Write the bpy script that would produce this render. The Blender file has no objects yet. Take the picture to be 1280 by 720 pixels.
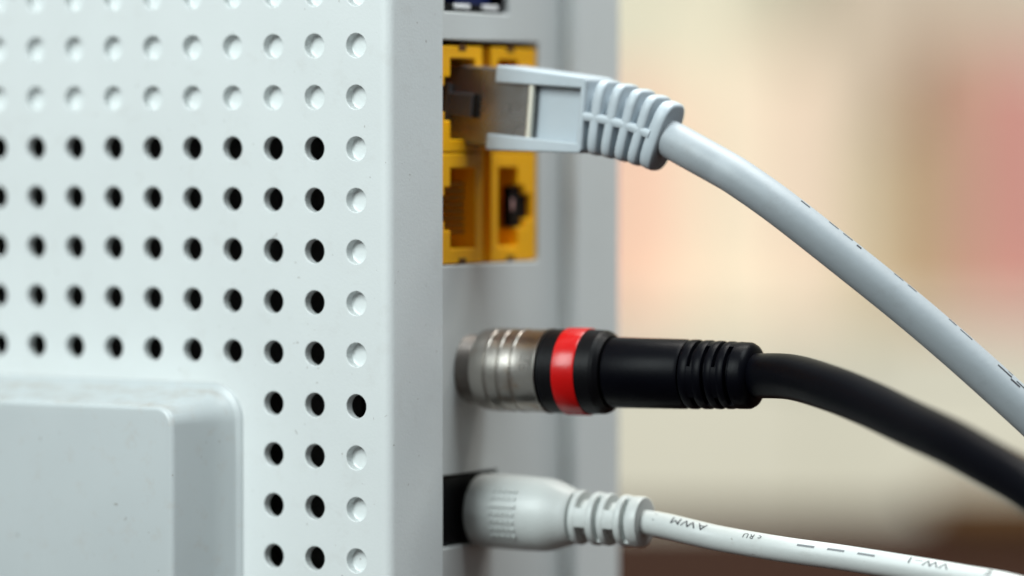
import bpy, bmesh, math, random
from mathutils import Vector, Matrix
random.seed(4)
R = math.radians
MM = 0.001

# ------------------------------------------------------------------ camera
F = 6200.0                      # focal length in pixels of the 1280 px wide photograph
CAMH = 0.115                    # camera height above the table
PITCH = 195.0 / F               # horizon lies 195 px above the picture centre
scn = bpy.context.scene
cam_d = bpy.data.cameras.new('camera')
cam = bpy.data.objects.new('camera', cam_d)
scn.collection.objects.link(cam)
cam.location = (0, 0, CAMH)
cam.rotation_euler = (math.pi / 2 - PITCH, 0, 0)
cam_d.sensor_width = 36.0
cam_d.lens = 36.0 * F / 1280.0
cam_d.clip_start = 0.02
cam_d.clip_end = 50
cam_d.dof.use_dof = True
cam_d.dof.focus_distance = 0.716
cam_d.dof.aperture_fstop = 7.0
scn.camera = cam

# ------------------------------------------------------------------ light
world = bpy.data.worlds.new('World')
scn.world = world
world.use_nodes = True
bg = world.node_tree.nodes['Background']
bg.inputs[0].default_value = (0.93, 0.97, 1.0, 1)
bg.inputs[1].default_value = 0.15

def area(name, loc, target, size, power, col, sy=None):
    d = bpy.data.lights.new(name, 'AREA')
    d.shape = 'RECTANGLE'; d.size = size; d.size_y = sy or size
    d.energy = power; d.color = col
    o = bpy.data.objects.new(name, d); scn.collection.objects.link(o)
    o.location = loc
    o.rotation_euler = (Vector(target) - Vector(loc)).to_track_quat('-Z', 'Y').to_euler()
    return o
area('window_light', (-0.40, 0.20, 0.50), (0, 0.73, 0.12), 0.34, 6.8, (0.905, 1.0, 0.995), 0.42)
area('ceiling_light', (0.26, 0.62, 0.80), (0.03, 0.73, 0.1), 0.40, 6.6, (0.90, 0.98, 1.0))
area('room_light', (0.30, 1.25, 1.35), (0.2, 2.7, 0.05), 0.9, 48, (1.0, 0.965, 0.905))

vs = scn.view_settings
vs.view_transform = 'Standard'; vs.look = 'None'; vs.exposure = 0.0; vs.gamma = 1.0
vs.use_curve_mapping = False

# ------------------------------------------------------------------ pixel -> place
CAM = Vector((0, 0, CAMH))
RT = Vector((1, 0, 0))
UP = Vector((0, math.sin(PITCH), math.cos(PITCH)))
FW = Vector((0, math.cos(PITCH), -math.sin(PITCH)))
def ray(px, py): return RT * ((px - 640) / F) + UP * ((360 - py) / F) + FW
def W(px, py, Y):                      # the point of that pixel's ray at distance Y
    r = ray(px, py); return CAM + r * (Y / r.y)
def hit(px, p, d, py=360):             # ray against the vertical plane through p along d: distance along d
    r = ray(px, py)
    # p + s d = t r (horizontal)
    det = d[0] * (-r.y) - d[1] * (-r.x)
    bx, by = -p[0], -p[1]
    return (bx * (-r.y) - by * (-r.x)) / det
def zat(py, Y): r = ray(640, py); return CAMH + r.z * Y / r.y

# ------------------------------------------------------------------ materials
def nodes(m): m.use_nodes = True; return m.node_tree.nodes, m.node_tree.links, m.node_tree.nodes['Principled BSDF']
def mat(name, col, rough=0.5, metal=0.0, bump=0.0, bscale=3000, var=0.04, vscale=60, spec=0.5,
        stain=None, stain_amt=0.0, stain_scale=90, rvar=0.08, sss=0.0, coat=0.0, specks=0.0):
    m = bpy.data.materials.new(name); N, L, b = nodes(m)
    tc = N.new('ShaderNodeTexCoord')
    n1 = N.new('ShaderNodeTexNoise'); n1.inputs['Scale'].default_value = vscale; n1.inputs['Detail'].default_value = 4
    L.new(tc.outputs['Object'], n1.inputs['Vector'])
    mr = N.new('ShaderNodeMapRange'); mr.inputs[1].default_value = .3; mr.inputs[2].default_value = .7
    mr.inputs[3].default_value = 1 - var; mr.inputs[4].default_value = 1 + var
    L.new(n1.outputs['Fac'], mr.inputs[0])
    hv = N.new('ShaderNodeVectorMath'); hv.operation = 'SCALE'; hv.inputs[0].default_value = col[:3]
    L.new(mr.outputs[0], hv.inputs['Scale'])
    out = hv.outputs[0]
    if stain:
        n2 = N.new('ShaderNodeTexNoise'); n2.inputs['Scale'].default_value = stain_scale; n2.inputs['Detail'].default_value = 7
        n2.inputs['Roughness'].default_value = .7
        L.new(tc.outputs['Object'], n2.inputs['Vector'])
        r2 = N.new('ShaderNodeMapRange'); r2.inputs[1].default_value = .55; r2.inputs[2].default_value = .72
        r2.inputs[3].default_value = 0; r2.inputs[4].default_value = stain_amt
        L.new(n2.outputs['Fac'], r2.inputs[0])
        mx = N.new('ShaderNodeMix'); mx.data_type = 'RGBA'
        L.new(r2.outputs[0], mx.inputs[0]); L.new(out, mx.inputs[6]); mx.inputs[7].default_value = (*stain, 1)
        out = mx.outputs[2]
    if specks:
        n5 = N.new('ShaderNodeTexNoise'); n5.inputs['Scale'].default_value = 900; n5.inputs['Detail'].default_value = 2
        L.new(tc.outputs['Object'], n5.inputs['Vector'])
        r5 = N.new('ShaderNodeMapRange'); r5.inputs[1].default_value = .735; r5.inputs[2].default_value = .765
        r5.inputs[3].default_value = 0; r5.inputs[4].default_value = specks
        L.new(n5.outputs['Fac'], r5.inputs[0])
        m5 = N.new('ShaderNodeMix'); m5.data_type = 'RGBA'
        L.new(r5.outputs[0], m5.inputs[0]); L.new(out, m5.inputs[6]); m5.inputs[7].default_value = (.22, .19, .16, 1)
        out = m5.outputs[2]
    L.new(out, b.inputs['Base Color'])
    r3 = N.new('ShaderNodeMapRange'); r3.inputs[3].default_value = max(0, rough - rvar); r3.inputs[4].default_value = rough + rvar
    L.new(n1.outputs['Fac'], r3.inputs[0]); L.new(r3.outputs[0], b.inputs['Roughness'])
    b.inputs['Metallic'].default_value = metal
    b.inputs['Specular IOR Level'].default_value = spec
    b.inputs['Coat Weight'].default_value = coat
    if sss:
        b.inputs['Subsurface Weight'].default_value = sss
        b.inputs['Subsurface Radius'].default_value = (1, 1, 1); b.inputs['Subsurface Scale'].default_value = 0.0006
    if bump:
        n4 = N.new('ShaderNodeTexNoise'); n4.inputs['Scale'].default_value = bscale; n4.inputs['Detail'].default_value = 3
        L.new(tc.outputs['Object'], n4.inputs['Vector'])
        bp = N.new('ShaderNodeBump'); bp.inputs['Strength'].default_value = bump; bp.inputs['Distance'].default_value = 0.00008
        L.new(n4.outputs['Fac'], bp.inputs['Height']); L.new(bp.outputs[0], b.inputs['Normal'])
    return m

M_white = mat('white_plastic', (0.70, 0.735, 0.735), .40, bump=.25, bscale=2600, var=.02, stain=(.45, .42, .38), stain_amt=.13, stain_scale=260, specks=.5)
M_cover = mat('white_cover_plastic', (0.51, 0.55, 0.56), .36, bump=.10, bscale=1500, var=.02, stain=(.42, .34, .27), stain_amt=.22, stain_scale=420, specks=.6)
M_port = mat('grey_white_plastic', (0.62, 0.645, 0.64), .45, bump=.2, var=.02)
M_dark = mat('dark_interior', (0.035, 0.03, 0.028), .7, var=.5, vscale=300)
M_yel = mat('yellow_plastic', (0.93, 0.445, 0.003), .46, var=.03, spec=.35, sss=.35)
M_brown = mat('jack_cavity_shade', (0.11, 0.038, 0.003), .5, var=.1)  # shade inside the yellow jacks, painted as dark brown
M_gold = mat('gold_contact', (0.36, 0.20, 0.05), .3, metal=1)
M_black = mat('black_plastic', (0.003, 0.003, 0.004), .42, spec=.13, bump=.25, bscale=1800, var=.1, rvar=.06)
M_rub = mat('black_rubber', (0.0014, 0.0016, 0.0032), .40, spec=.07, bump=.2, bscale=1200, var=.15)
M_red = mat('red_plastic', (0.50, 0.006, 0.006), .26, spec=.35, bump=.2, bscale=1500, var=.06, rvar=.06)
M_steel = mat('nickel_steel', (0.42, 0.395, 0.365), .29, metal=1, bump=.12, bscale=900, var=.08, stain=(.30, .17, .07), stain_amt=.75, stain_scale=210, rvar=.12)
M_shield = mat('worn_shield_steel', (0.24, 0.23, 0.22), .30, metal=.75, bump=.35, bscale=420, var=.12, stain=(.15, .115, .09), stain_amt=.5, stain_scale=150, rvar=.12)
M_fold = mat('bright_tin', (0.80, 0.78, 0.68), .38, metal=.8, bump=.2, bscale=700)
M_mark = mat('emboss_shade_paint', (0.13, 0.12, 0.11), .5, metal=.6)  # shade of the raised letters put into a darker metal
M_nut = mat('dull_nickel', (0.22, 0.20, 0.185), .40, metal=1, bump=.1, var=.1)
M_eth = mat('grey_blue_pvc', (0.42, 0.475, 0.515), .46, bump=.35, bscale=900, var=.025, vscale=160, stain=(.36, .38, .40), stain_amt=.25, stain_scale=330)
M_cord = mat('light_grey_pvc', (0.315, 0.35, 0.375), .50, bump=.35, bscale=900, var=.03, vscale=160, stain=(.24, .25, .26), stain_amt=.3, stain_scale=330)
M_dc = mat('white_pvc', (0.57, 0.60, 0.59), .42, bump=.3, bscale=1300, var=.025, vscale=140, stain=(.40, .38, .34), stain_amt=.22, stain_scale=380, specks=.5)
M_ink = mat('black_ink', (0.02, 0.022, 0.028), .6)
M_ink2 = mat('grey_ink', (0.16, 0.17, 0.18), .6)
M_latch = mat('smoky_latch_plastic', (0.085, 0.085, 0.09), .35, spec=.6)
M_slot = mat('latch_slot_black', (0.006, 0.005, 0.005), .7)
M_pink = mat('jack_lamp_lens', (0.65, 0.38, 0.36), .3)
M_yel_shade = mat('shaded_yellow_plastic', (0.62, 0.26, 0.005), .5)  # the yellow plastic with the slit's shade put into its colour
M_wht = mat('phone_contact_white', (0.75, 0.75, 0.76), .4)
M_blue = mat('phone_port_blue', (0.012, 0.022, 0.11), .4)

def wood(name, c1, c2):
    m = bpy.data.materials.new(name); N, L, b = nodes(m)
    tc = N.new('ShaderNodeTexCoord'); mp = N.new('ShaderNodeMapping'); mp.inputs['Scale'].default_value = (3, 40, 40)
    L.new(tc.outputs['Object'], mp.inputs[0])
    n = N.new('ShaderNodeTexNoise'); n.inputs['Scale'].default_value = 2; n.inputs['Detail'].default_value = 8
    L.new(mp.outputs[0], n.inputs['Vector'])
    mx = N.new('ShaderNodeMix'); mx.data_type = 'RGBA'; mx.inputs[6].default_value = (*c1, 1); mx.inputs[7].default_value = (*c2, 1)
    L.new(n.outputs['Fac'], mx.inputs[0]); L.new(mx.outputs[2], b.inputs['Base Color'])
    b.inputs['Roughness'].default_value = .85; b.inputs['Specular IOR Level'].default_value = .04
    return m
M_wood = wood('dark_wood', (.011, .0042, .0026), (.028, .0105, .006))
M_wood2 = wood('amber_wood', (.06, .03, .010), (.10, .05, .018))

# brownish dust that has settled on the upward faces of the cover
N, L, pb_ = nodes(M_cover)
src = pb_.inputs['Base Color'].links[0].from_socket
ge = N.new('ShaderNodeNewGeometry'); sx = N.new('ShaderNodeSeparateXYZ'); L.new(ge.outputs['True Normal'], sx.inputs[0])
ru = N.new('ShaderNodeMapRange'); ru.inputs[1].default_value = .45; ru.inputs[2].default_value = .95; L.new(sx.outputs[2], ru.inputs[0])
tcd = N.new('ShaderNodeTexCoord'); nd = N.new('ShaderNodeTexNoise'); nd.inputs['Scale'].default_value = 170; nd.inputs['Detail'].default_value = 9; nd.inputs['Roughness'].default_value = .75
L.new(tcd.outputs['Object'], nd.inputs['Vector'])
rn = N.new('ShaderNodeMapRange'); rn.inputs[1].default_value = .42; rn.inputs[2].default_value = .68; rn.inputs[4].default_value = .55; L.new(nd.outputs['Fac'], rn.inputs[0])
mu = N.new('ShaderNodeMath'); mu.operation = 'MULTIPLY'; L.new(ru.outputs[0], mu.inputs[0]); L.new(rn.outputs[0], mu.inputs[1])
md = N.new('ShaderNodeMix'); md.data_type = 'RGBA'; md.inputs[7].default_value = (.30, .235, .17, 1)
L.new(mu.outputs[0], md.inputs[0]); L.new(src, md.inputs[6]); L.new(md.outputs[2], pb_.inputs['Base Color'])

# ------------------------------------------------------------------ mesh helpers
def root(name, loc, label, cat, group=None):
    o = bpy.data.objects.new(name, None); scn.collection.objects.link(o)
    o.location = loc; o.empty_display_size = .02
    o['label'] = label; o['category'] = cat
    if group: o['group'] = group
    return o
def base_of(p):
    v = Vector((0, 0, 0))
    while p is not None: v += Vector(p.location); p = p.parent
    return v
def obj(name, VF, m, parent=None, smooth=35, bevel=0, segs=2, label=None):
    V, Fc = VF
    off = base_of(parent)
    me = bpy.data.meshes.new(name)
    me.from_pydata([tuple(Vector(v) - off) for v in V], [], Fc)
    bm = bmesh.new(); bm.from_mesh(me)
    bmesh.ops.remove_doubles(bm, verts=bm.verts, dist=1e-7)
    bmesh.ops.recalc_face_normals(bm, faces=bm.faces)
    bm.to_mesh(me); bm.free()
    me.materials.append(m)
    if smooth:
        for p in me.polygons: p.use_smooth = True
        me.set_sharp_from_angle(angle=R(smooth))
    o = bpy.data.objects.new(name, me); scn.collection.objects.link(o)
    if parent is not None: o.parent = parent
    if bevel:
        b = o.modifiers.new('bevel', 'BEVEL'); b.width = bevel; b.segments = segs; b.limit_method = 'ANGLE'; b.angle_limit = R(32)
        b.harden_normals = True
    if label: o['label'] = label
    return o
def tag(o, label, cat, group=None):
    o['label'] = label; o['category'] = cat
    if group: o['group'] = group
def merge(*vfs):
    V, Fc = [], []
    for v, f in vfs:
        k = len(V); V += list(v); Fc += [tuple(i + k for i in q) for q in f]
    return V, Fc
def loft(rings, cap=True, closed=True):
    V, Fc = [], []; n = len(rings[0])
    for r in rings: V += r
    for i in range(len(rings) - 1):
        for j in range(n if closed else n - 1):
            k = (j + 1) % n
            Fc.append((i * n + j, i * n + k, (i + 1) * n + k, (i + 1) * n + j))
    if cap:
        Fc.append(tuple(range(n))[::-1]); Fc.append(tuple((len(rings) - 1) * n + j for j in range(n)))
    return V, Fc
def frame_box(O, A, N, V, x0, x1, v0, v1, n0, n1):
    ring = lambda x, q: [O + A * x + V * a + N * b for a, b in q]
    q = [(v0, n0), (v1, n0), (v1, n1), (v0, n1)]
    return loft([ring(x0, q), ring(x1, q)])
def circle(C, U, Vv, r, n=40): return [C + U * (r * math.cos(2 * math.pi * i / n)) + Vv * (r * math.sin(2 * math.pi * i / n)) for i in range(n)]
def sellipse(C, U, Vv, a, b, e, n=48):
    out = []
    for i in range(n):
        t = 2 * math.pi * i / n; c, s = math.cos(t), math.sin(t)
        out.append(C + U * (a * math.copysign(abs(c) ** (2 / e), c)) + Vv * (b * math.copysign(abs(s) ** (2 / e), s)))
    return out
def lathe(prof, O, A, N, V, n=64):
    return loft([circle(O + A * x, N, V, r, n) for x, r in prof], True)
def sector(x0, x1, r0, r1, a0, a1, O, A, N, V, n=10):
    rings = []
    for i in range(n + 1):
        t = a0 + (a1 - a0) * i / n; d = N * math.cos(t) + V * math.sin(t)
        rings.append([O + A * x0 + d * r0, O + A * x1 + d * r0, O + A * x1 + d * r1, O + A * x0 + d * r1])
    return loft(rings)
def rib_prof(x0, x1, ri, ro, b):
    return [(x0, ri), (x0, ro - b), (x0 + .3 * b, ro - .3 * b), (x0 + b, ro), (x1 - b, ro), (x1 - .3 * b, ro - .3 * b), (x1, ro - b), (x1, ri)]
def catmull(P, n=14):
    out = []; P = [P[0] * 2 - P[1]] + P + [P[-1] * 2 - P[-2]]
    for i in range(1, len(P) - 2):
        for k in range(n):
            t = k / n; a, b, c, d = P[i - 1:i + 3]
            out.append(.5 * ((2 * b) + (c - a) * t + (2 * a - 5 * b + 4 * c - d) * t * t + (3 * b - a - 3 * c + d) * t ** 3))
    out.append(P[-2].copy()); return out
class Tube:
    def __init__(s, pts, r, n=14):
        s.P = catmull(pts, n); s.r = r; s.S = [0]
        for a, b in zip(s.P, s.P[1:]): s.S.append(s.S[-1] + (b - a).length)
    def fr(s, i):
        i0, i1 = max(0, i - 1), min(len(s.P) - 1, i + 1)
        T = (s.P[i1] - s.P[i0]).normalized(); B = Vector((0, -1, 0)); B = (B - T * B.dot(T)).normalized()
        return T, B, B.cross(T) if B.cross(T).z > 0 else T.cross(B)
    def mesh(s, n=40):
        rings = []
        for i, p in enumerate(s.P):
            T, B, U = s.fr(i); rings.append(circle(p, B, U, s.r, n))
        return loft(rings)
    def at(s, d, th, r):                    # th: angle from the side facing the camera towards up
        d = max(0, min(d, s.S[-1] - 1e-6)); i = 0
        while s.S[i + 1] < d: i += 1
        f = (d - s.S[i]) / (s.S[i + 1] - s.S[i]); T, B, U = s.fr(i); T2, B2, U2 = s.fr(i + 1)
        B = (B.lerp(B2, f)).normalized(); U = (U.lerp(U2, f)).normalized()
        return s.P[i].lerp(s.P[i + 1], f) + (B * math.cos(th) + U * math.sin(th)) * r
    def near_px(s, px):
        best = 0
        for i, p in enumerate(s.P):
            q = p - CAM; x = 640 + F * q.x / q.dot(FW)
            if x < px: best = i
        return s.S[best]
def tail(pts, zr):                          # carry a cable on past the picture, down onto the table
    p = pts[-1].copy(); T = (p - pts[-2]).normalized(); H = Vector((T.x, T.y, 0)).normalized(); out = []; d = T
    for k in range(34):
        want = (H + Vector((0, 0, -max(0, min(1.1, (p.z - zr) / .03))))).normalized()
        d = d.lerp(want, .22).normalized(); p = p + d * .009; p.z = max(p.z, zr); out.append(p.copy())
    return out
def text_mesh(txt, size):
    c = bpy.data.curves.new('t', 'FONT'); c.body = txt; c.size = size; c.resolution_u = 3; c.space_character = 1.12
    o = bpy.data.objects.new('t', c); scn.collection.objects.link(o)
    dg = bpy.context.evaluated_depsgraph_get(); me = bpy.data.meshes.new_from_object(o.evaluated_get(dg))
    bm = bmesh.new(); bm.from_mesh(me)
    bmesh.ops.triangulate(bm, faces=bm.faces)
    bmesh.ops.subdivide_edges(bm, edges=bm.edges, cuts=3, use_grid_fill=True)
    bmesh.ops.triangulate(bm, faces=bm.faces)
    V = [v.co.copy() for v in bm.verts]; Fc = [tuple(v.index for v in f.verts) for f in bm.faces]
    bm.free(); bpy.data.objects.remove(o); bpy.data.curves.remove(c); bpy.data.meshes.remove(me)
    w = max(v.x for v in V); return V, Fc, w
def plate(xs, zs, mask, fn, d0, d1):
    """solid plate of cells: xs, zs break points, mask(i, j) filled; fn(x, z, depth) -> point"""
    V, Fc, idx = [], [], {}
    def vid(i, j, k):
        if (i, j, k) not in idx: idx[(i, j, k)] = len(V); V.append(fn(xs[i], zs[j], (d0, d1)[k]))
        return idx[(i, j, k)]
    nx, nz = len(xs) - 1, len(zs) - 1
    f = lambda i, j: 0 <= i < nx and 0 <= j < nz and mask(i, j)
    for i in range(nx):
        for j in range(nz):
            if not f(i, j): continue
            for k in (0, 1): Fc.append(tuple(vid(a, b, k) for a, b in ((i, j), (i + 1, j), (i + 1, j + 1), (i, j + 1))))
            for (di, dj), e in (((-1, 0), ((i, j), (i, j + 1))), ((1, 0), ((i + 1, j), (i + 1, j + 1))), ((0, -1), ((i, j), (i + 1, j))), ((0, 1), ((i, j + 1), (i + 1, j + 1)))):
                if not f(i + di, j + dj): Fc.append((vid(*e[0], 0), vid(*e[1], 0), vid(*e[1], 1), vid(*e[0], 1)))
    return V, Fc

# ------------------------------------------------------------------ table and wall
def box(x0, x1, y0, y1, z0, z1):
    V = [(x, y, z) for x in (x0, x1) for y in (y0, y1) for z in (z0, z1)]
    return V, [(0, 1, 3, 2), (4, 5, 7, 6), (0, 1, 5, 4), (2, 3, 7, 6), (0, 2, 6, 4), (1, 3, 7, 5)]
TFAR = 1.50
o = obj('table_top', box(-.9, .9, .12, TFAR, -.03, 0), M_wood, bevel=.003); o['kind'] = 'structure'
M_wall = mat('cream_wall', (0.66, 0.65, 0.53), .9, var=.06, vscale=2)
o = obj('back_wall', box(-3, 3, 3.0, 3.06, -1.2, 2.2), M_wall); o['kind'] = 'structure'

# ------------------------------------------------------------------ router
TH = R(34); AL = R(27)
t = Vector((-math.cos(TH), math.sin(TH), 0))          # along the side panel, away from its edge
n = Vector((-math.sin(TH), -math.cos(TH), 0))         # side panel normal
a = Vector((math.cos(AL), -math.sin(AL), 0))          # port panel normal
b = Vector((math.sin(AL), math.cos(AL), 0))           # along the port panel, away from the camera
Z = Vector((0, 0, 1))
P0 = Vector((*W(445, 186, .720).xy, 0))
PITCHP = 64.5 * .720 / F
ZR0 = zat(186, .720)
HTOP, HBOT = .188, .0
u_edge = hit(486, P0, t)
C485 = P0 + t * u_edge
rimd = Vector((math.cos(R(50)), math.sin(R(50)), 0))
E = C485 + rimd * hit(554, C485, rimd)
RECESS = .0032
Q = E - a * RECESS
sp = lambda px, py=360: hit(px, Q, b, py)             # port panel coordinate of a pixel column
S_GR0, S_GR1, S_END = sp(700), hit(721, Q + a * RECESS, b), hit(779, Q + a * (RECESS - .4 * MM), b)

router = root('router', tuple(Vector(((Q + b * .02 + t * .05).x, (Q + b * .02 + t * .05).y, 0))),
              'white upright router with perforated side panel and recessed ports', 'router')

# perforated side panel
NC, SEG = 13, 24
RH = 1.78 * MM
rows = list(range(-8, 12))
def kind(r, k):                                       # None, 'blind', 'open'
    if r < 0: return 'blind'
    if r <= 4: return 'blind' if k == 0 else 'open'
    if k == 0: return 'open' if r == 5 else 'blind'
    if k <= 2: return 'open'
    return None
def perforated():
    V, Fc = [], []
    pt = lambda u, z, d: P0 + t * u + Z * z - n * d
    h = PITCHP / 2
    for r in rows:
        zc = ZR0 - r * PITCHP
        if zc - h < HBOT: continue
        for k in range(NC):
            uc = k * PITCHP; kd = kind(r, k)
            if kd is None:
                i0 = len(V); V += [pt(uc + x, zc + y, 0) for x, y in ((-h, -h), (h, -h), (h, h), (-h, h))]
                Fc.append((i0, i0 + 1, i0 + 2, i0 + 3)); continue
            sq = []
            for s in range(SEG):
                an = 2 * math.pi * s / SEG; c, q = math.cos(an), math.sin(an); m = h / max(abs(c), abs(q)); sq.append((c * m, q * m))
            ci = lambda rr: [(rr * math.cos(2 * math.pi * s / SEG), rr * math.sin(2 * math.pi * s / SEG)) for s in range(SEG)]
            dep = 1.35 * MM if kd == 'blind' else 1.35 * MM
            seq = [(sq, 0), (ci(RH + .10 * MM), 0), (ci(RH + .02 * MM), .05 * MM), (ci(RH), .13 * MM), (ci(RH * (.97 if kd == 'blind' else .98)), dep)]
            if kd == 'blind': seq += [(ci(RH * .85), dep + .1 * MM)]
            base = len(V)
            for ring, d in seq: V += [pt(uc + x, zc + y, d) for x, y in ring]
            for g in range(len(seq) - 1):
                for s in range(SEG):
                    e = (s + 1) % SEG; Fc.append((base + g * SEG + s, base + g * SEG + e, base + (g + 1) * SEG + e, base + (g + 1) * SEG + s))
            if kd == 'blind': Fc.append(tuple(base + (len(seq) - 1) * SEG + s for s in range(SEG)))
    ztop = ZR0 - rows[0] * PITCHP + h; zlow = min(ZR0 - r * PITCHP - h for r in rows if ZR0 - r * PITCHP - h >= HBOT)
    u0, u1 = -h, (NC - .5) * PITCHP
    def q(ua, ub, za, zb):
        i = len(V); V.extend([pt(ua, za, 0), pt(ub, za, 0), pt(ub, zb, 0), pt(ua, zb, 0)]); Fc.append((i, i + 1, i + 2, i + 3))
    UE = u_edge + 1.6 * MM
    for za, zb in ((HBOT, zlow), (zlow, ztop), (ztop, HTOP)):
        q(UE, u0, za, zb)
        q(u1, .145, za, zb)
        if (za, zb) != (zlow, ztop): q(u0, u1, za, zb)
    return V, Fc
obj('perforated_panel', perforated(), M_white, router, smooth=25)

# shell: rounded edge, rim, far side, back; extruded upright
def prof_extrude(P, z0, z1): return loft([[p + Z * z0 for p in P], [p + Z * z1 for p in P]], cap=False, closed=False)
fil = []
pa, pc = C485 + t * 1.6 * MM, C485 + rimd * 1.6 * MM
for i in range(9):
    s = i / 8; fil.append(pa * (1 - s) ** 2 + C485 * 2 * s * (1 - s) + pc * s * s)
lip = [E - rimd * .25 * MM, E - rimd * .06 * MM - a * .05 * MM, E - a * .3 * MM]
obj('side_rim', prof_extrude(fil + lip + [E - a * (RECESS + .5 * MM)], HBOT, HTOP), M_white, router, smooth=30)
far_d = Vector((math.cos(R(160)), math.sin(R(160)), 0))
Eend = Q + b * S_END
g0, g1 = Q + b * S_GR0, Q + b * S_GR1
fr = 2.2 * MM
far = [g0 - a * 2.2 * MM, g0 + b * .4 * MM - a * 2.6 * MM, g1 - a * 2.6 * MM, g1 + a * (RECESS - .6 * MM), g1 + b * .5 * MM + a * RECESS]
e1 = Eend + a * (RECESS - .4 * MM); 
for i in range(9):
    s = i / 8; far.append((e1 - b * fr) * (1 - s) ** 2 + e1 * 2 * s * (1 - s) + (e1 + far_d * fr) * s * s)
far += [e1 + far_d * .15, P0 + t * .145]
obj('far_shell', prof_extrude(far, HBOT, HTOP), M_white, router, smooth=30)
capP = [P0 + t * .145, P0 + t * (u_edge + 1.6 * MM)] + fil + [E, Q, g0] + far[:-1]
obj('top_cap', loft([[p + Z * HTOP for p in capP], [p + Z * (HTOP + 2 * MM) for p in capP]]), M_white, router)
# chassis seen through the vents
ch = [P0 + t * .14 - n * 5.5 * MM, P0 + t * .003 - n * 5.5 * MM, P0 + t * .003 - n * 6.5 * MM, P0 + t * .14 - n * 6.5 * MM]
obj('inner_chassis', loft([[p + Z * .002 for p in ch], [p + Z * (HTOP - .002) for p in ch]]), M_dark, router)

# port panel with real openings
J_T, J_B = zat(50, .735), zat(332, .735)              # yellow jack block
J_0, J_1 = sp(553) - 2.2 * MM, sp(673)
PH_B, PH_T = zat(15, .737), zat(15, .737) + 11 * MM
PH_0, PH_1 = sp(556), sp(636)
DC_T, DC_B = zat(594, .735), zat(684, .735)
DC_0, DC_1 = sp(550), sp(622)
ss = sorted([.0, J_0 if J_0 > 0 else 1e-5, J_1, PH_0, PH_1, DC_0 if DC_0 > 0 else 2e-5, DC_1, S_GR0])
zz = sorted([HBOT, DC_B, DC_T, J_B, J_T, PH_B, PH_T, HTOP])
def inside(s, z):
    return (J_0 < s < J_1 and J_B < z < J_T) or (PH_0 < s < PH_1 and PH_B < z < PH_T) or (DC_0 < s < DC_1 and DC_B < z < DC_T)
pfn = lambda s, z, d: Q + b * s + Z * z - a * d
obj('port_panel', plate(ss, zz, lambda i, j: not inside((ss[i] + ss[i + 1]) / 2, (zz[j] + zz[j + 1]) / 2), pfn, 0, 1.8 * MM), M_port, router, bevel=.25 * MM)

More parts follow.
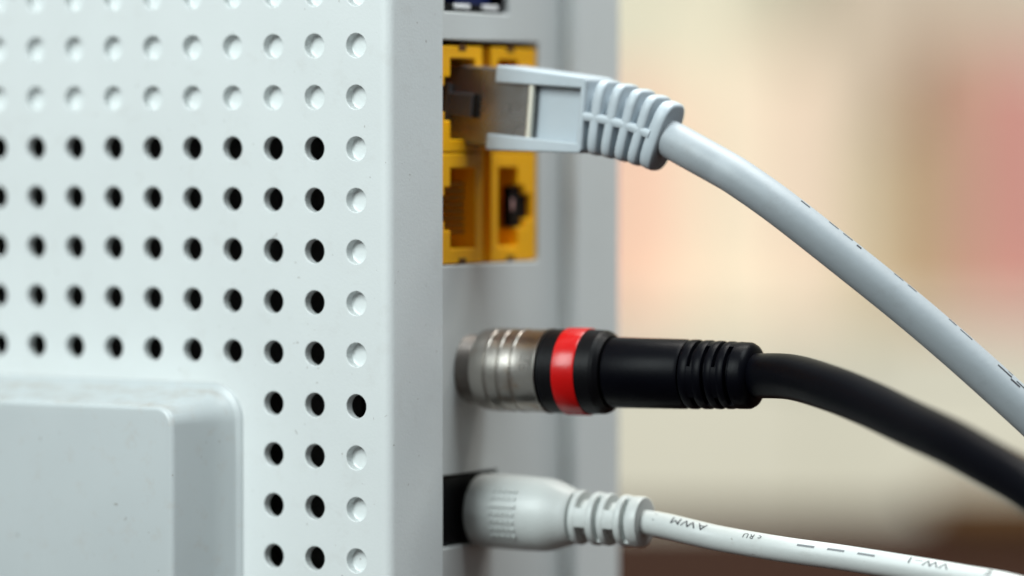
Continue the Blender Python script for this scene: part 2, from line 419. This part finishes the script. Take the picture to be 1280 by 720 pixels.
# four yellow network jacks: two columns set back to back, two rows
s_c0, s_c1 = sp(566), sp(597)       # cavity of the near column
s_d0, s_d1 = sp(626), sp(650)       # cavity of the far column
s_mid = (s_c1 + s_d0) / 2
jmid = (J_T + J_B) / 2
def jack(col, z0, z1):
    zc = (z0 + z1) / 2; hw = 6.0 * MM
    if col == 0: lo, hi, c0, c1, sgn = J_0 + .1 * MM, sp(606), s_c0, s_c1, -1
    else: lo, hi, c0, c1, sgn = sp(617), J_1 - .1 * MM, s_d0, s_d1, 1
    n1, n2 = (1.9 * MM, 3.9 * MM) if col == 0 else (2.2 * MM, 4.5 * MM); w1, w2 = 3.2 * MM, 1.9 * MM
    m0 = c1 + 1.2 * MM if col == 0 else c0 - 1.2 * MM          # slit in the web between the columns
    if col == 0: xs = [lo, c0 - n2, c0 - n1, c0, c1, (c1 + hi) / 2, hi]
    else: xs = [lo, (lo + c0) / 2, c0, c1, c1 + n1, c1 + n2, hi]
    if col == 0: xs[0] = min(xs[0], xs[1] - .5 * MM)
    else: xs[-1] = max(xs[-1], xs[-2] + .4 * MM)
    zs = [z0 + .06 * MM, zc - hw, zc - w1, zc - w2, zc + w2, zc + w1, zc + hw, z1 - .06 * MM]
    cav = 3 if col == 0 else 2; nn1 = 2 if col == 0 else 3; nn2 = 1 if col == 0 else 4
    def mask(i, j):
        if i == cav and 1 <= j <= 5: return False
        if i == nn1 and 2 <= j <= 4: return False
        if i == nn2 and j == 3: return False
        return True
    p = obj('network_jack', plate(xs, zs, mask, pfn, .35 * MM, 9 * MM), M_yel, router, bevel=.22 * MM)
    obj('cavity_back', plate([xs[0], xs[-1]], [zs[0], zs[-1]], lambda i, j: True, pfn, 8.0 * MM, 8.6 * MM), M_brown, p, smooth=0)  # back painted dark for the shade deep in the jack
    # recessed web strip between columns and pins
    wi = 5 if col == 0 else 0
    for k in range(8):
        zz_ = zc + (k - 3.5) * 1.02 * MM
        sA, sB = (c1 - 3.6 * MM, c1 - .2 * MM) if col == 0 else (c0 + .2 * MM, c0 + 3.2 * MM)
        obj('contact', loft([[pfn(sA, zz_ - .16 * MM, 6.8 * MM), pfn(sA, zz_ + .16 * MM, 6.8 * MM), pfn(sA, zz_ + .16 * MM, 7.1 * MM), pfn(sA, zz_ - .16 * MM, 7.1 * MM)],
                             [pfn(sB, zz_ - .16 * MM, 2.2 * MM), pfn(sB, zz_ + .16 * MM, 2.2 * MM), pfn(sB, zz_ + .16 * MM, 2.5 * MM), pfn(sB, zz_ - .16 * MM, 2.5 * MM)]]), M_gold, p)
    # black block standing in for the shade inside the latch notch
    if col == 1:
        obj('notch_shade', plate([c1 - .9 * MM, c1 + n1, c1 + n2 - .1 * MM], [zc - w1 + .1 * MM, zc - w2 + .1 * MM, zc + w2 - .1 * MM, zc + w1 - .1 * MM], lambda i, j: i == 0 or j == 1, pfn, 1.1 * MM, 2.4 * MM), M_black, p, smooth=0)
        obj('lamp', plate([c1 - .8 * MM, c1 - .2 * MM], [zc - .6 * MM, zc + 1.2 * MM], lambda i, j: True, pfn, .9 * MM, 1.3 * MM), M_pink, p, bevel=.2 * MM)
    # slots at the foot of the block
    return p
for col in (0, 1):
    for z0, z1 in ((J_B + .15 * MM, jmid - .02 * MM), (jmid + .02 * MM, J_T - .75 * MM)):
        jack(col, z0, z1)
web = obj('jack_web', plate([sp(606) + .02 * MM, sp(617) - .02 * MM], [J_B + .2 * MM, J_T - .8 * MM], lambda i, j: True, pfn, 1.6 * MM, 9 * MM), M_yel_shade, router)
for px in (580, 640):
    for zs_ in (J_B + .1 * MM, J_T - 1.5 * MM):
        obj('foot_slot', plate([sp(px - 4), sp(px + 5)], [zs_, zs_ + .9 * MM], lambda i, j: True, pfn, .28 * MM, 1.5 * MM), M_brown, web, smooth=0)  # solid brown blocks painted for the shade in small notches
# phone socket at the top: blue throat, pale pins
ph = obj('phone_socket', merge(
    plate([PH_0 + .2 * MM, PH_0 + 1.4 * MM, PH_1 - 1.4 * MM, PH_1 - .2 * MM], [PH_B + .2 * MM, PH_B + 1.3 * MM, PH_T - 1.3 * MM, PH_T - .2 * MM], lambda i, j: not (i == 1 and j == 1), pfn, .6 * MM, 9 * MM)), M_black, router, bevel=.3 * MM)
obj('throat', plate([PH_0 + 8 * MM, PH_1 - 1.5 * MM], [PH_B + .6 * MM, PH_T - .6 * MM], lambda i, j: True, pfn, 2.5 * MM, 8.5 * MM), M_blue, ph)
for q0, q1 in ((.18, .42), (.62, .86)):
    obj('clip', plate([PH_0 + (PH_1 - PH_0) * q0, PH_0 + (PH_1 - PH_0) * q1], [PH_B + .45 * MM, PH_B + 1.25 * MM], lambda i, j: True, pfn, .2 * MM, 3 * MM), M_wht, ph, bevel=.2 * MM)
# power socket
pw = obj('power_socket', plate([DC_0 + .15 * MM, DC_1 - .15 * MM], [DC_B + .15 * MM, DC_T - .15 * MM], lambda i, j: True, pfn, .7 * MM, 9 * MM), M_black, router, bevel=.5 * MM)
obj('socket_pin', lathe([(-1 * MM, 1.0 * MM), (2 * MM, 1.0 * MM)], pfn(sp(596), zat(639, .745), 0), a, -b, Z, 20), M_nut, pw)

# raised cover block, bottom left of the side panel
def rrect(u0, u1, z0, z1, rad, d, k=8):
    out = []
    for (cx, cz, s0) in ((u0 + rad, z1 - rad, 90), (u0 + rad, z0 + rad, 180), (u1 - rad, z0 + rad, 270), (u1 - rad, z1 - rad, 0)):
        for i in range(k + 1):
            an = R(s0 + 90 * i / k); out.append(P0 + t * (cx + rad * math.cos(an)) + Z * (cz + rad * math.sin(an)) + n * d)
    return out
cu0 = hit(304, P0, t, 560); cz1 = zat(477, .735); cu1 = .128; cz0 = .004
HC = 13.2 * MM; INS = 3.6 * MM
rings = []
def cr(ins, rad, d): rings.append(rrect(cu0 + ins, cu1 - ins, cz0 + ins * .3, cz1 - ins, rad, d))
cr(0, 5.6 * MM, -.2 * MM); cr(0.0, 5.6 * MM, .12 * MM); cr(.2 * MM, 5.45 * MM, .32 * MM); cr(.75 * MM, 5.1 * MM, .5 * MM); cr(1.15 * MM, 4.8 * MM, .8 * MM)
for i in range(1, 4):
    s = i / 3; cr((1.4 + 1.5 * s) * MM, (4.6 - 1.6 * s) * MM, 1.6 * MM + (HC - 2.5 * MM) * s)
for i in range(1, 6):
    an = R(90 * i / 5); cr((2.9 + .9 * (1 - math.cos(an))) * MM, (3.0 - .8 * (1 - math.cos(an))) * MM, HC - .9 * MM + .9 * MM * math.sin(an))
obj('raised_cover', loft(rings), M_cover, router, smooth=50, label='raised smooth rectangular cover on the perforated side')

# ------------------------------------------------------------------ coaxial cable
Yc = .7365
cs = sp(587, 460); Oc = Q + b * cs; Oc.z = zat(461, Oc.y)
ac = a.copy(); nc = -b
coax = root('coaxial_cable', (Oc.x, Oc.y, 0), 'black coaxial cable with steel ferrule and red ring, plugged into the router', 'coaxial cable')
axc = lambda px: hit(px, Oc, ac, 460)
X = axc
L_ = lambda prof: lathe(prof, Oc, ac, nc, Z)
# the router's own threaded stub
stub = [(-.5 * MM, 5.0 * MM)]
x = 0.05 * MM
while x < 3.4 * MM:
    stub += [(x, 5.0 * MM), (x + .2 * MM, 5.1 * MM), (x + .4 * MM, 5.0 * MM)]; x += .45 * MM
obj('coaxial_port', L_(stub + [(3.5 * MM, 3.0 * MM)]), M_nut, router)
e = lambda px: X(px)
rf = 6.18 * MM
pr = [(e(606), 4.6 * MM), (e(606.5), 5.5 * MM), (e(608), 5.85 * MM), (e(611), 6.02 * MM), (e(618), 6.12 * MM)]
for g in (627, 643, 659):
    pr += [(e(g - 1.4), rf), (e(g - .7), rf - .18 * MM), (e(g), rf - .18 * MM), (e(g + 1.0), rf + .02 * MM), (e(g + 2), rf + .06 * MM), (e(g + 2.6), rf)]
pr += [(e(686), rf + .02 * MM), (e(688), rf + .16 * MM), (e(690), rf + .16 * MM), (e(691), rf - .2 * MM), (e(691.2), 4 * MM)]
fer = obj('ferrule', L_(pr), M_steel, coax, smooth=28, label='worn steel ferrule with rust tinge and grooves')
obj('collar', L_([(e(691.4), 3 * MM), (e(691.4), 6.0 * MM), (e(692.5), 6.2 * MM), (e(713.5), 6.28 * MM), (e(714), 5.5 * MM)]), M_black, coax)
obj('red_ring', L_([(e(712), 5.2 * MM), (e(712), 6.36 * MM), (e(713), 6.48 * MM), (e(738), 6.48 * MM), (e(739.5), 6.36 * MM), (e(739.5), 5.2 * MM)]), M_red, coax, label='glossy red plastic ring')
obj('flange', L_([(e(739), 5 * MM), (e(739), 6.26 * MM), (e(757), 6.2 * MM), (e(761), 6.0 * MM), (e(766), 5.45 * MM), (e(767), 4.5 * MM)]), M_black, coax, smooth=18)
obj('plug_body', L_([(e(769), 4.8 * MM), (e(769), 5.16 * MM), (e(772), 5.22 * MM), (e(858), 5.12 * MM), (e(862), 4.9 * MM), (e(862), 4.0 * MM)]), M_rub, coax)
eg = lambda px: e(861 + (px - 861) * .87)
core = obj('strain_relief', L_([(eg(861), 4.3 * MM), (eg(957), 3.9 * MM)]), M_rub, coax)
for x0, x1, ro in ((864, 878, 5.1), (883, 897, 5.05), (901, 913, 5.0), (917, 929, 4.95)):
    obj('rib', L_(rib_prof(eg(x0), eg(x1), 3.9 * MM, ro * MM, .35 * MM)), M_rub, core)
for x0, x1, ro in ((876, 885, 5.0), (911, 919, 4.9)):
    for an in (-12, 168):
        obj('bridge', sector(eg(x0), eg(x1), 4.0 * MM, ro * MM, R(an - 28), R(an + 28), Oc, ac, nc, Z), M_rub, core)
for x0, x1, ro in ((895, 903, 4.9), (927, 937, 4.85)):
    for an in (90, 270):
        obj('bridge', sector(eg(x0), eg(x1), 4.0 * MM, ro * MM, R(an - 28), R(an + 28), Oc, ac, nc, Z), M_rub, core)
obj('end_collar', L_([(eg(934), 3.8 * MM), (eg(934), 4.7 * MM), (eg(936), 4.9 * MM), (eg(950), 4.85 * MM), (eg(955), 4.55 * MM), (eg(959), 3.9 * MM), (eg(960), 3.0 * MM)]), M_rub, core)
# flat T E on the ferrule, dark colour for the shade of raised letters
def wrap_lathe(txt, size, px0, th0, r):
    V, Fc, w = text_mesh(txt, size); out = []
    for v in V:                       # text runs down around the ferrule, letter tops toward the panel
        th = th0 - v.x / r
        out.append(Oc + ac * (e(px0) - v.y) + (nc * math.cos(th) + Z * math.sin(th)) * r)
    return out, Fc
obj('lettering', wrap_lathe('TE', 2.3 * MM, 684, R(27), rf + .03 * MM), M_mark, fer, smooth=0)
# cable
Pe = Oc + ac * e(942)
pts = [Oc + ac * e(925), Pe, W(990, 471.5, Pe.y - .008), W(1040, 486, Pe.y - .0175), W(1087, 505, Pe.y - .026), W(1137, 529, Pe.y - .036), W(1187, 552.5, Pe.y - .046), W(1235, 579.5, Pe.y - .054), W(1282, 608, Pe.y - .061)]
pts += tail(pts, .0034)
tc = Tube(pts, 3.28 * MM)
obj('cable_jacket', tc.mesh(), M_rub, coax)

# ------------------------------------------------------------------ power cable
s0 = sp(596, 639); Op = Q + b * s0; Op.z = zat(637, Op.y)
tilt = R(-1.8)
ap = (a * math.cos(tilt) + Z * math.sin(tilt)).normalized(); vp = (Z * math.cos(tilt) - a * math.sin(tilt)).normalized(); np_ = -b
power = root('power_cable', (Op.x, Op.y, 0), 'thin white power cable with barrel plug in the black socket', 'power cable')
e = lambda px: hit(px, Op, ap, 640)
Lp = lambda prof: lathe(prof, Op, ap, np_, vp)
x0 = e(596) + .2 * MM
body = obj('plug_body', Lp([(x0, 3.5 * MM), (x0, 4.9 * MM), (x0 + .2 * MM, 5.2 * MM), (x0 + .7 * MM, 5.42 * MM), (x0 + 2 * MM, 5.55 * MM), (e(660), 5.58 * MM), (e(685), 5.46 * MM), (e(696), 5.2 * MM), (e(705), 4.75 * MM), (e(714), 4.3 * MM), (e(718), 4.15 * MM), (e(720), 3.95 * MM), (e(720.5), 2.8 * MM)]), M_dc, power, smooth=40)
# grip ridges: rows of small bumps
for i, th in enumerate((38, 26, 14, 2, -10, -22, -34)):
    if i == 2: spans = [(e(631), e(664))]
    else: spans = [(e(632 + 6.6 * k), e(632 + 6.6 * k + 4.2)) for k in range(5)]
    for xa, xb in spans:
        obj('ridge', sector(xa, xb, 5.4 * MM, 5.86 * MM, R(th - 2.4), R(th + 2.4), Op, ap, np_, vp, 3), M_dc, body, bevel=.05 * MM, segs=1)
ed = lambda px: e(720 + (px - 733) * .975)
core = obj('strain_relief', Lp([(ed(733), 2.75 * MM), (ed(815), 2.45 * MM)]), M_dc, power)
for xa, xb, ro in ((736, 745, 4.05), (757.5, 767, 3.98), (772, 781, 3.9), (793, 802, 3.82)):
    obj('rib', Lp(rib_prof(ed(xa), ed(xb), 2.4 * MM, ro * MM, .3 * MM)), M_dc, core)
for xa, xb, ro in ((744, 759, 3.96), (780, 794, 3.82)):
    for an in (5, 185):
        obj('bridge', sector(ed(xa), ed(xb), 2.5 * MM, ro * MM, R(an - 22), R(an + 22), Op, ap, np_, vp), M_dc, core, bevel=.1 * MM)
for xa, xb, ro in ((730, 738, 3.85), (766, 773, 3.8), (801, 808, 3.7)):
    for an in (95, 275):
        obj('bridge', sector(ed(xa), ed(xb), 2.5 * MM, ro * MM, R(an - 26), R(an + 26), Op, ap, np_, vp), M_dc, core, bevel=.1 * MM)
obj('end_collar', Lp(rib_prof(ed(807), ed(822), 1.5 * MM, 3.72 * MM, .3 * MM)), M_dc, core, bevel=0)
Pd = Op + ap * e(800)
yy = Pd.y
pts = [Op + ap * e(788), Pd, W(832, 657.5, yy - .0025), W(868, 666, yy - .0055), W(905, 674.2, yy - .008), W(980, 687, yy - .014), W(1055, 697.5, yy - .019), W(1130, 709.5, yy - .024), W(1200, 721.5, yy - .029), W(1270, 735, yy - .034)]
pts += tail(pts, .0019)
tp = Tube(pts, 1.86 * MM)
jk = obj('cable_jacket', tp.mesh(32), M_dc, power)
def wrap_tube(tb, txt, size, s0, th0, flip, m, parent, sx=1.0, sy=1.0):
    V, Fc, w = text_mesh(txt, size); out = []; r = tb.r + .03 * MM
    for v in V:
        if flip: out.append(tb.at(s0 + (w - v.x) * sx, th0 - (v.y - size * .35) * sy / r, r))
        else: out.append(tb.at(s0 + v.x * sx, th0 + (v.y - size * .35) * sy / r, r))
    return obj('lettering', (out, Fc), m, parent, smooth=0)
def dash(tb, sA, sB, th0, w, m, parent, name='mark'):
    r = tb.r + .025 * MM; k = 6; V = []
    for i in range(k + 1):
        s = sA + (sB - sA) * i / k
        for g in (-1, 1): V.append(tb.at(s, th0 + g * w / 2 / r, r))
    return obj(name, (V, [(2 * i, 2 * i + 1, 2 * i + 3, 2 * i + 2) for i in range(k)]), m, parent, smooth=0)
np1 = tp.near_px
wrap_tube(tp, 'AWM', 1.75 * MM, np1(846), R(40), True, M_ink, jk, sx=1.30)
wrap_tube(tp, 'c RU', 1.25 * MM, np1(935), R(42), True, M_ink, jk, sx=1.15)
for p0_, p1_ in ((1003, 1027), (1040, 1065), (1078, 1101)): dash(tp, np1(p0_), np1(p1_), R(36), .34 * MM, M_ink2, jk)
wrap_tube(tp, 'VW\u20131', 1.7 * MM, np1(1141), R(46), True, M_ink, jk, sx=1.45)
wrap_tube(tp, 'E', 1.7 * MM, np1(1238), R(52), True, M_ink, jk, sx=1.3)
dash(tp, np1(823), np1(827), R(40), 1.2 * MM, M_ink, jk)

# ------------------------------------------------------------------ network cable
s1 = sp(584, 131); On = Q + b * s1; On.z = zat(131.5, On.y)
tl = R(-4.8)
A = (a * math.cos(tl) + Z * math.sin(tl)).normalized(); Vv = (Z * math.cos(tl) - a * math.sin(tl)).normalized(); Nn = -b
net = root('network_cable', (On.x, On.y, 0), 'light grey network cable with ribbed boot and steel plug in yellow jack', 'network cable')
lx = lambda px, off=0.0, py=135: hit(px, On + Nn * off, A, py)
fb = lambda *q: frame_box(On, A, Nn, Vv, *q)
shx1 = lx(667)
sh = obj('plug_shield', merge(fb(-7.5 * MM, shx1, -5.85 * MM, 5.85 * MM, -7.8 * MM, 0)), M_shield, net, bevel=.35 * MM, label='worn grey steel plug shield')
obj('shield_fold', merge(fb(shx1 - 1.0 * MM, shx1 + .05 * MM, -4.2 * MM, 4.2 * MM, -.3 * MM, .42 * MM)), M_fold, sh, bevel=.32 * MM, segs=3)
obj('dimple', fb(lx(628), lx(638), -.9 * MM, .9 * MM, -.2 * MM, .10 * MM), M_shield, sh, bevel=.09 * MM)
la = obj('latch', merge(fb(-6 * MM, lx(590, 1.0 * MM), -1.75 * MM, 1.75 * MM, .35 * MM, 1.15 * MM), fb(-7 * MM, -2.6 * MM, -3.0 * MM, 3.0 * MM, .15 * MM, 1.3 * MM)), M_latch, net, bevel=.15 * MM)
obj('latch_slot', fb(lx(590.2, 1.0 * MM), lx(595.5, .9 * MM), -1.8 * MM, 1.8 * MM, .05 * MM, .75 * MM), M_slot, la, bevel=.08 * MM)
# boot: two arms, recessed floor, body block
def taper_box(x0, x1, va0, vb0, va1, vb1, n0, n1, sl0=0.0):
    r0 = [On + A * x + Vv * v + Nn * nn for x, v, nn in ((x0 + sl0, va0, n0), (x0, vb0, n0), (x0, vb0, n1), (x0 + sl0, va0, n1))]
    r1 = [On + A * x1 + Vv * v + Nn * nn for v, nn in ((va1, n0), (vb1, n0), (vb1, n1), (va1, n1))]
    return loft([r0, r1])
nf = .9 * MM
xb0, xb1 = lx(722, nf), lx(730, nf)
boot = obj('boot', taper_box(xb0, xb1, -5.6 * MM, 5.75 * MM, -5.3 * MM, 5.5 * MM, -8.6 * MM, nf), M_eth, net, bevel=.5 * MM, segs=3, label='ribbed light grey plug boot')
xt, xl = lx(616, nf), lx(610, nf)
obj('boot_arm', taper_box(xt, xb0 + .8 * MM, 3.75 * MM, 6.35 * MM, 4.05 * MM, 5.68 * MM, -8.3 * MM, nf - .02 * MM), M_eth, boot, bevel=.32 * MM, segs=3)
obj('boot_arm', taper_box(xl, xb0 + .8 * MM, -6.35 * MM, -3.85 * MM, -5.52 * MM, -4.0 * MM, -8.3 * MM, nf - .02 * MM, .0), M_eth, boot, bevel=.32 * MM, segs=3)
obj('boot_floor', fb(lx(671, -1.2 * MM), xb0 + .6 * MM, -5.0 * MM, 5.0 * MM, -8.0 * MM, -1.1 * MM), M_eth, boot, bevel=.2 * MM)
# ribs along the bending axis
XB = xb0 - .5 * MM; nmid = -2.85 * MM
KB = .0120 / MM
def bend(x):
    dx = max(0, x - XB); v = -KB * dx * dx; sl = -2 * KB * dx
    T = (A + Vv * sl).normalized(); U = (Vv - A * sl).normalized()
    return On + A * x + Vv * v + Nn * nmid, T, U
def rib(x0, x1, hv, hn, rnd, e=3.6, ncy=7):
    rings = []; C, T, U = bend((x0 + x1) / 2); w = (x1 - x0) / 2
    for i in range(ncy):
        an = R(-90 + 180 * i / (ncy - 1)); ins = rnd * (1 - math.cos(an)); xx = (w - rnd) * (1 if an > 0 else -1 if an < 0 else 0) + rnd * math.sin(an)
        rings.append(sellipse(C + T * xx, Nn, U, hn - ins, hv - ins, e))
    return loft(rings)
core_r = []
for i in range(9):
    C, T, U = bend(xb1 - 1 * MM + (lx(822, 0) - xb1) * i / 8); core_r.append(sellipse(C, Nn, U, 2.0 * MM, 3.7 * MM, 2.6))
core = obj('boot_core', loft(core_r), M_eth, boot)
rx = [lx(p, .4 * MM) for p in (744.5, 763.5, 782.5, 800.5)]
for i, x in enumerate(rx):
    obj('rib', rib(x - .76 * MM, x + .76 * MM, (5.62, 5.6, 5.5, 5.4)[i] * MM, 3.7 * MM, .42 * MM, 4.6), M_eth, boot, smooth=60)
xc0, xc1 = lx(809, .4 * MM), lx(825, .4 * MM)
obj('end_collar', rib(xc0, xc1, 5.3 * MM, 3.55 * MM, .55 * MM, 3.2, 9), M_eth, boot, smooth=60)
sr = []
for i in range(13):
    x = xb1 - .8 * MM + (xc0 + .6 * MM - xb1 + .8 * MM) * i / 12; C, T, U = bend(x)
    sr.append([C + Nn * 2.3 * MM - U * .62 * MM, C + Nn * 3.52 * MM - U * .62 * MM, C + Nn * 3.68 * MM - U * .38 * MM, C + Nn * 3.68 * MM + U * .38 * MM, C + Nn * 3.52 * MM + U * .62 * MM, C + Nn * 2.3 * MM + U * .62 * MM])
obj('spine', loft(sr), M_eth, boot)
Ca, Ta, _ = bend(xc1 - 2.5 * MM); Cb, Tb, _ = bend(xc1)
y0 = Cb.y
pts = [Ca, Cb, W(872, 193, y0 - .0030), W(900, 208.5, y0 - .0045), W(925, 223.5, y0 - .0060), W(978, 261, y0 - .0075), W(1057, 323, y0 - .008), W(1136, 386.5, y0 - .008), W(1205, 445.5, y0 - .008), W(1282, 515, y0 - .008)]
pts += tail(pts, .003)
tn = Tube(pts, 2.80 * MM)
jn = obj('cable_jacket', tn.mesh(44), M_cord, net)
# worn dot-matrix print rolling over the top of the cable
q = tn.near_px
for p0_, p1_, th, w in ((993, 999, 66, .35), (1027, 1035, 72, .3), (1044, 1054, 70, .3), (1060, 1066, 63, .5), (1107, 1119, 72, .25), (1122, 1134, 70, .28), (1138, 1141, 68, .4), (1148, 1151, 65, .4), (1171, 1184, 70, .28), (1188, 1200, 67, .28)):
    dash(tn, q(p0_), q(p1_), R(th), w * MM, M_ink, jn)
for k in range(4): dash(tn, q(1237 + 3.6 * k), q(1239.6 + 3.6 * k), R(56), .35 * MM, M_ink, jn)
dash(tn, q(1249), q(1252), R(63), 1.1 * MM, M_ink, jn)
for k in range(4):
    dash(tn, q(1252 + 3.4 * k), q(1254.6 + 3.4 * k), R(47), .35 * MM, M_ink, jn)
    dash(tn, q(1256 + 3.0 * k), q(1258.4 + 3.0 * k), R(58), .3 * MM, M_ink, jn)
dash(tn, q(1264), q(1266.5), R(52), 1.2 * MM, M_ink, jn)

# ------------------------------------------------------------------ far background: sideboard with upright books
def flat(c): return mat('cover_' + '_'.join('%d' % (255 * v) for v in c), c, .7, var=.05, vscale=8)
YB = 2.75
pxm = YB / F
SH = zat(392, YB)
sb = root('sideboard', ((1010 - 640) * pxm, YB, -.75), 'pale cream blurred sideboard standing against the far wall', 'sideboard')
sx0, sx1 = (560 - 640) * pxm, (1500 - 640) * pxm
M_side = flat((.60, .585, .485))
obj('carcass', box(sx0, sx1, YB - .085, 2.995, -.75, SH - .014), M_side, sb)
obj('top_board', box(sx0 - .01, sx1 + .01, YB - .10, 2.997, SH - .014, SH), M_side, sb, bevel=.002)
for k in range(2):
    w = (sx1 - sx0) / 2
    obj('door', box(sx0 + w * k + .003, sx0 + w * (k + 1) - .003, YB - .097, YB - .0852, -.72, SH - .017), M_side, sb, bevel=.002)
def book(px0, px1, top, col, label, dy=0.0):
    x0, x1 = (px0 - 640) * pxm, (px1 - 640) * pxm; z1 = zat(top, YB)
    r = root('book', ((x0 + x1) / 2, YB + dy, SH), label, 'book', 'blurred books on the sideboard')
    c = flat(col)
    obj('cover', merge(box(x0, x1, YB + dy - .075, YB + dy - .073, SH, z1), box(x0, x0 + .002, YB + dy - .073, YB + dy + .05, SH, z1), box(x1 - .002, x1, YB + dy - .073, YB + dy + .05, SH, z1)), c, r, bevel=.0005)
    obj('page_block', box(x0 + .0022, x1 - .0022, YB + dy - .0725, YB + dy + .048, SH + .003, z1 - .003), flat((.7, .66, .55)), r)
for px0, px1, top, col, lab in (
    (742, 842, 110, (.84, .53, .40), 'peach coloured blurred book beside the router edge'),
    (848, 930, 30, (.82, .74, .57), 'pale cream blurred book on the sideboard'),
    (932, 1010, 70, (.76, .60, .47), 'beige tan blurred book on the sideboard'),
    (1012, 1072, 20, (.66, .565, .44), 'grey taupe blurred book on the sideboard'),
    (1074, 1128, 165, (.38, .31, .16), 'short olive blurred book on the sideboard'),
    (1130, 1182, 60, (.42, .26, .17), 'tall brown blurred book on the sideboard'),
    (1184, 1222, 40, (.48, .31, .235), 'dull rust brown blurred book on the sideboard'),
    (1224, 1320, 75, (.50, .205, .185), 'pinkish red blurred book at the end of the row')):
    book(px0, px1, top, col, lab)
pb = YB + .12
r = obj('storage_box', box((1030 - 640) * pxm, (1400 - 640) * pxm, pb - .045, pb + .11, SH, zat(-150, YB)), flat((.46, .40, .325)), bevel=.004)
tag(r, 'large dull taupe box standing behind the brown and red books', 'box')

yb_ = 1.42
bx = root('wooden_box', ((1330 - 640) * yb_ / F, yb_, 0), 'amber brown blurred wooden box at the far edge of the table', 'box')
bx0, bx1, bz = (1175 - 640) * yb_ / F, (1500 - 640) * yb_ / F, zat(622, yb_)
obj('body', box(bx0, bx1, yb_ - .02, yb_ + .05, 0.0005, bz - .004), M_wood2, bx, bevel=.001)
obj('lid', box(bx0 - .002, bx1 + .002, yb_ - .022, yb_ + .052, bz - .0038, bz), M_wood2, bx, bevel=.001)
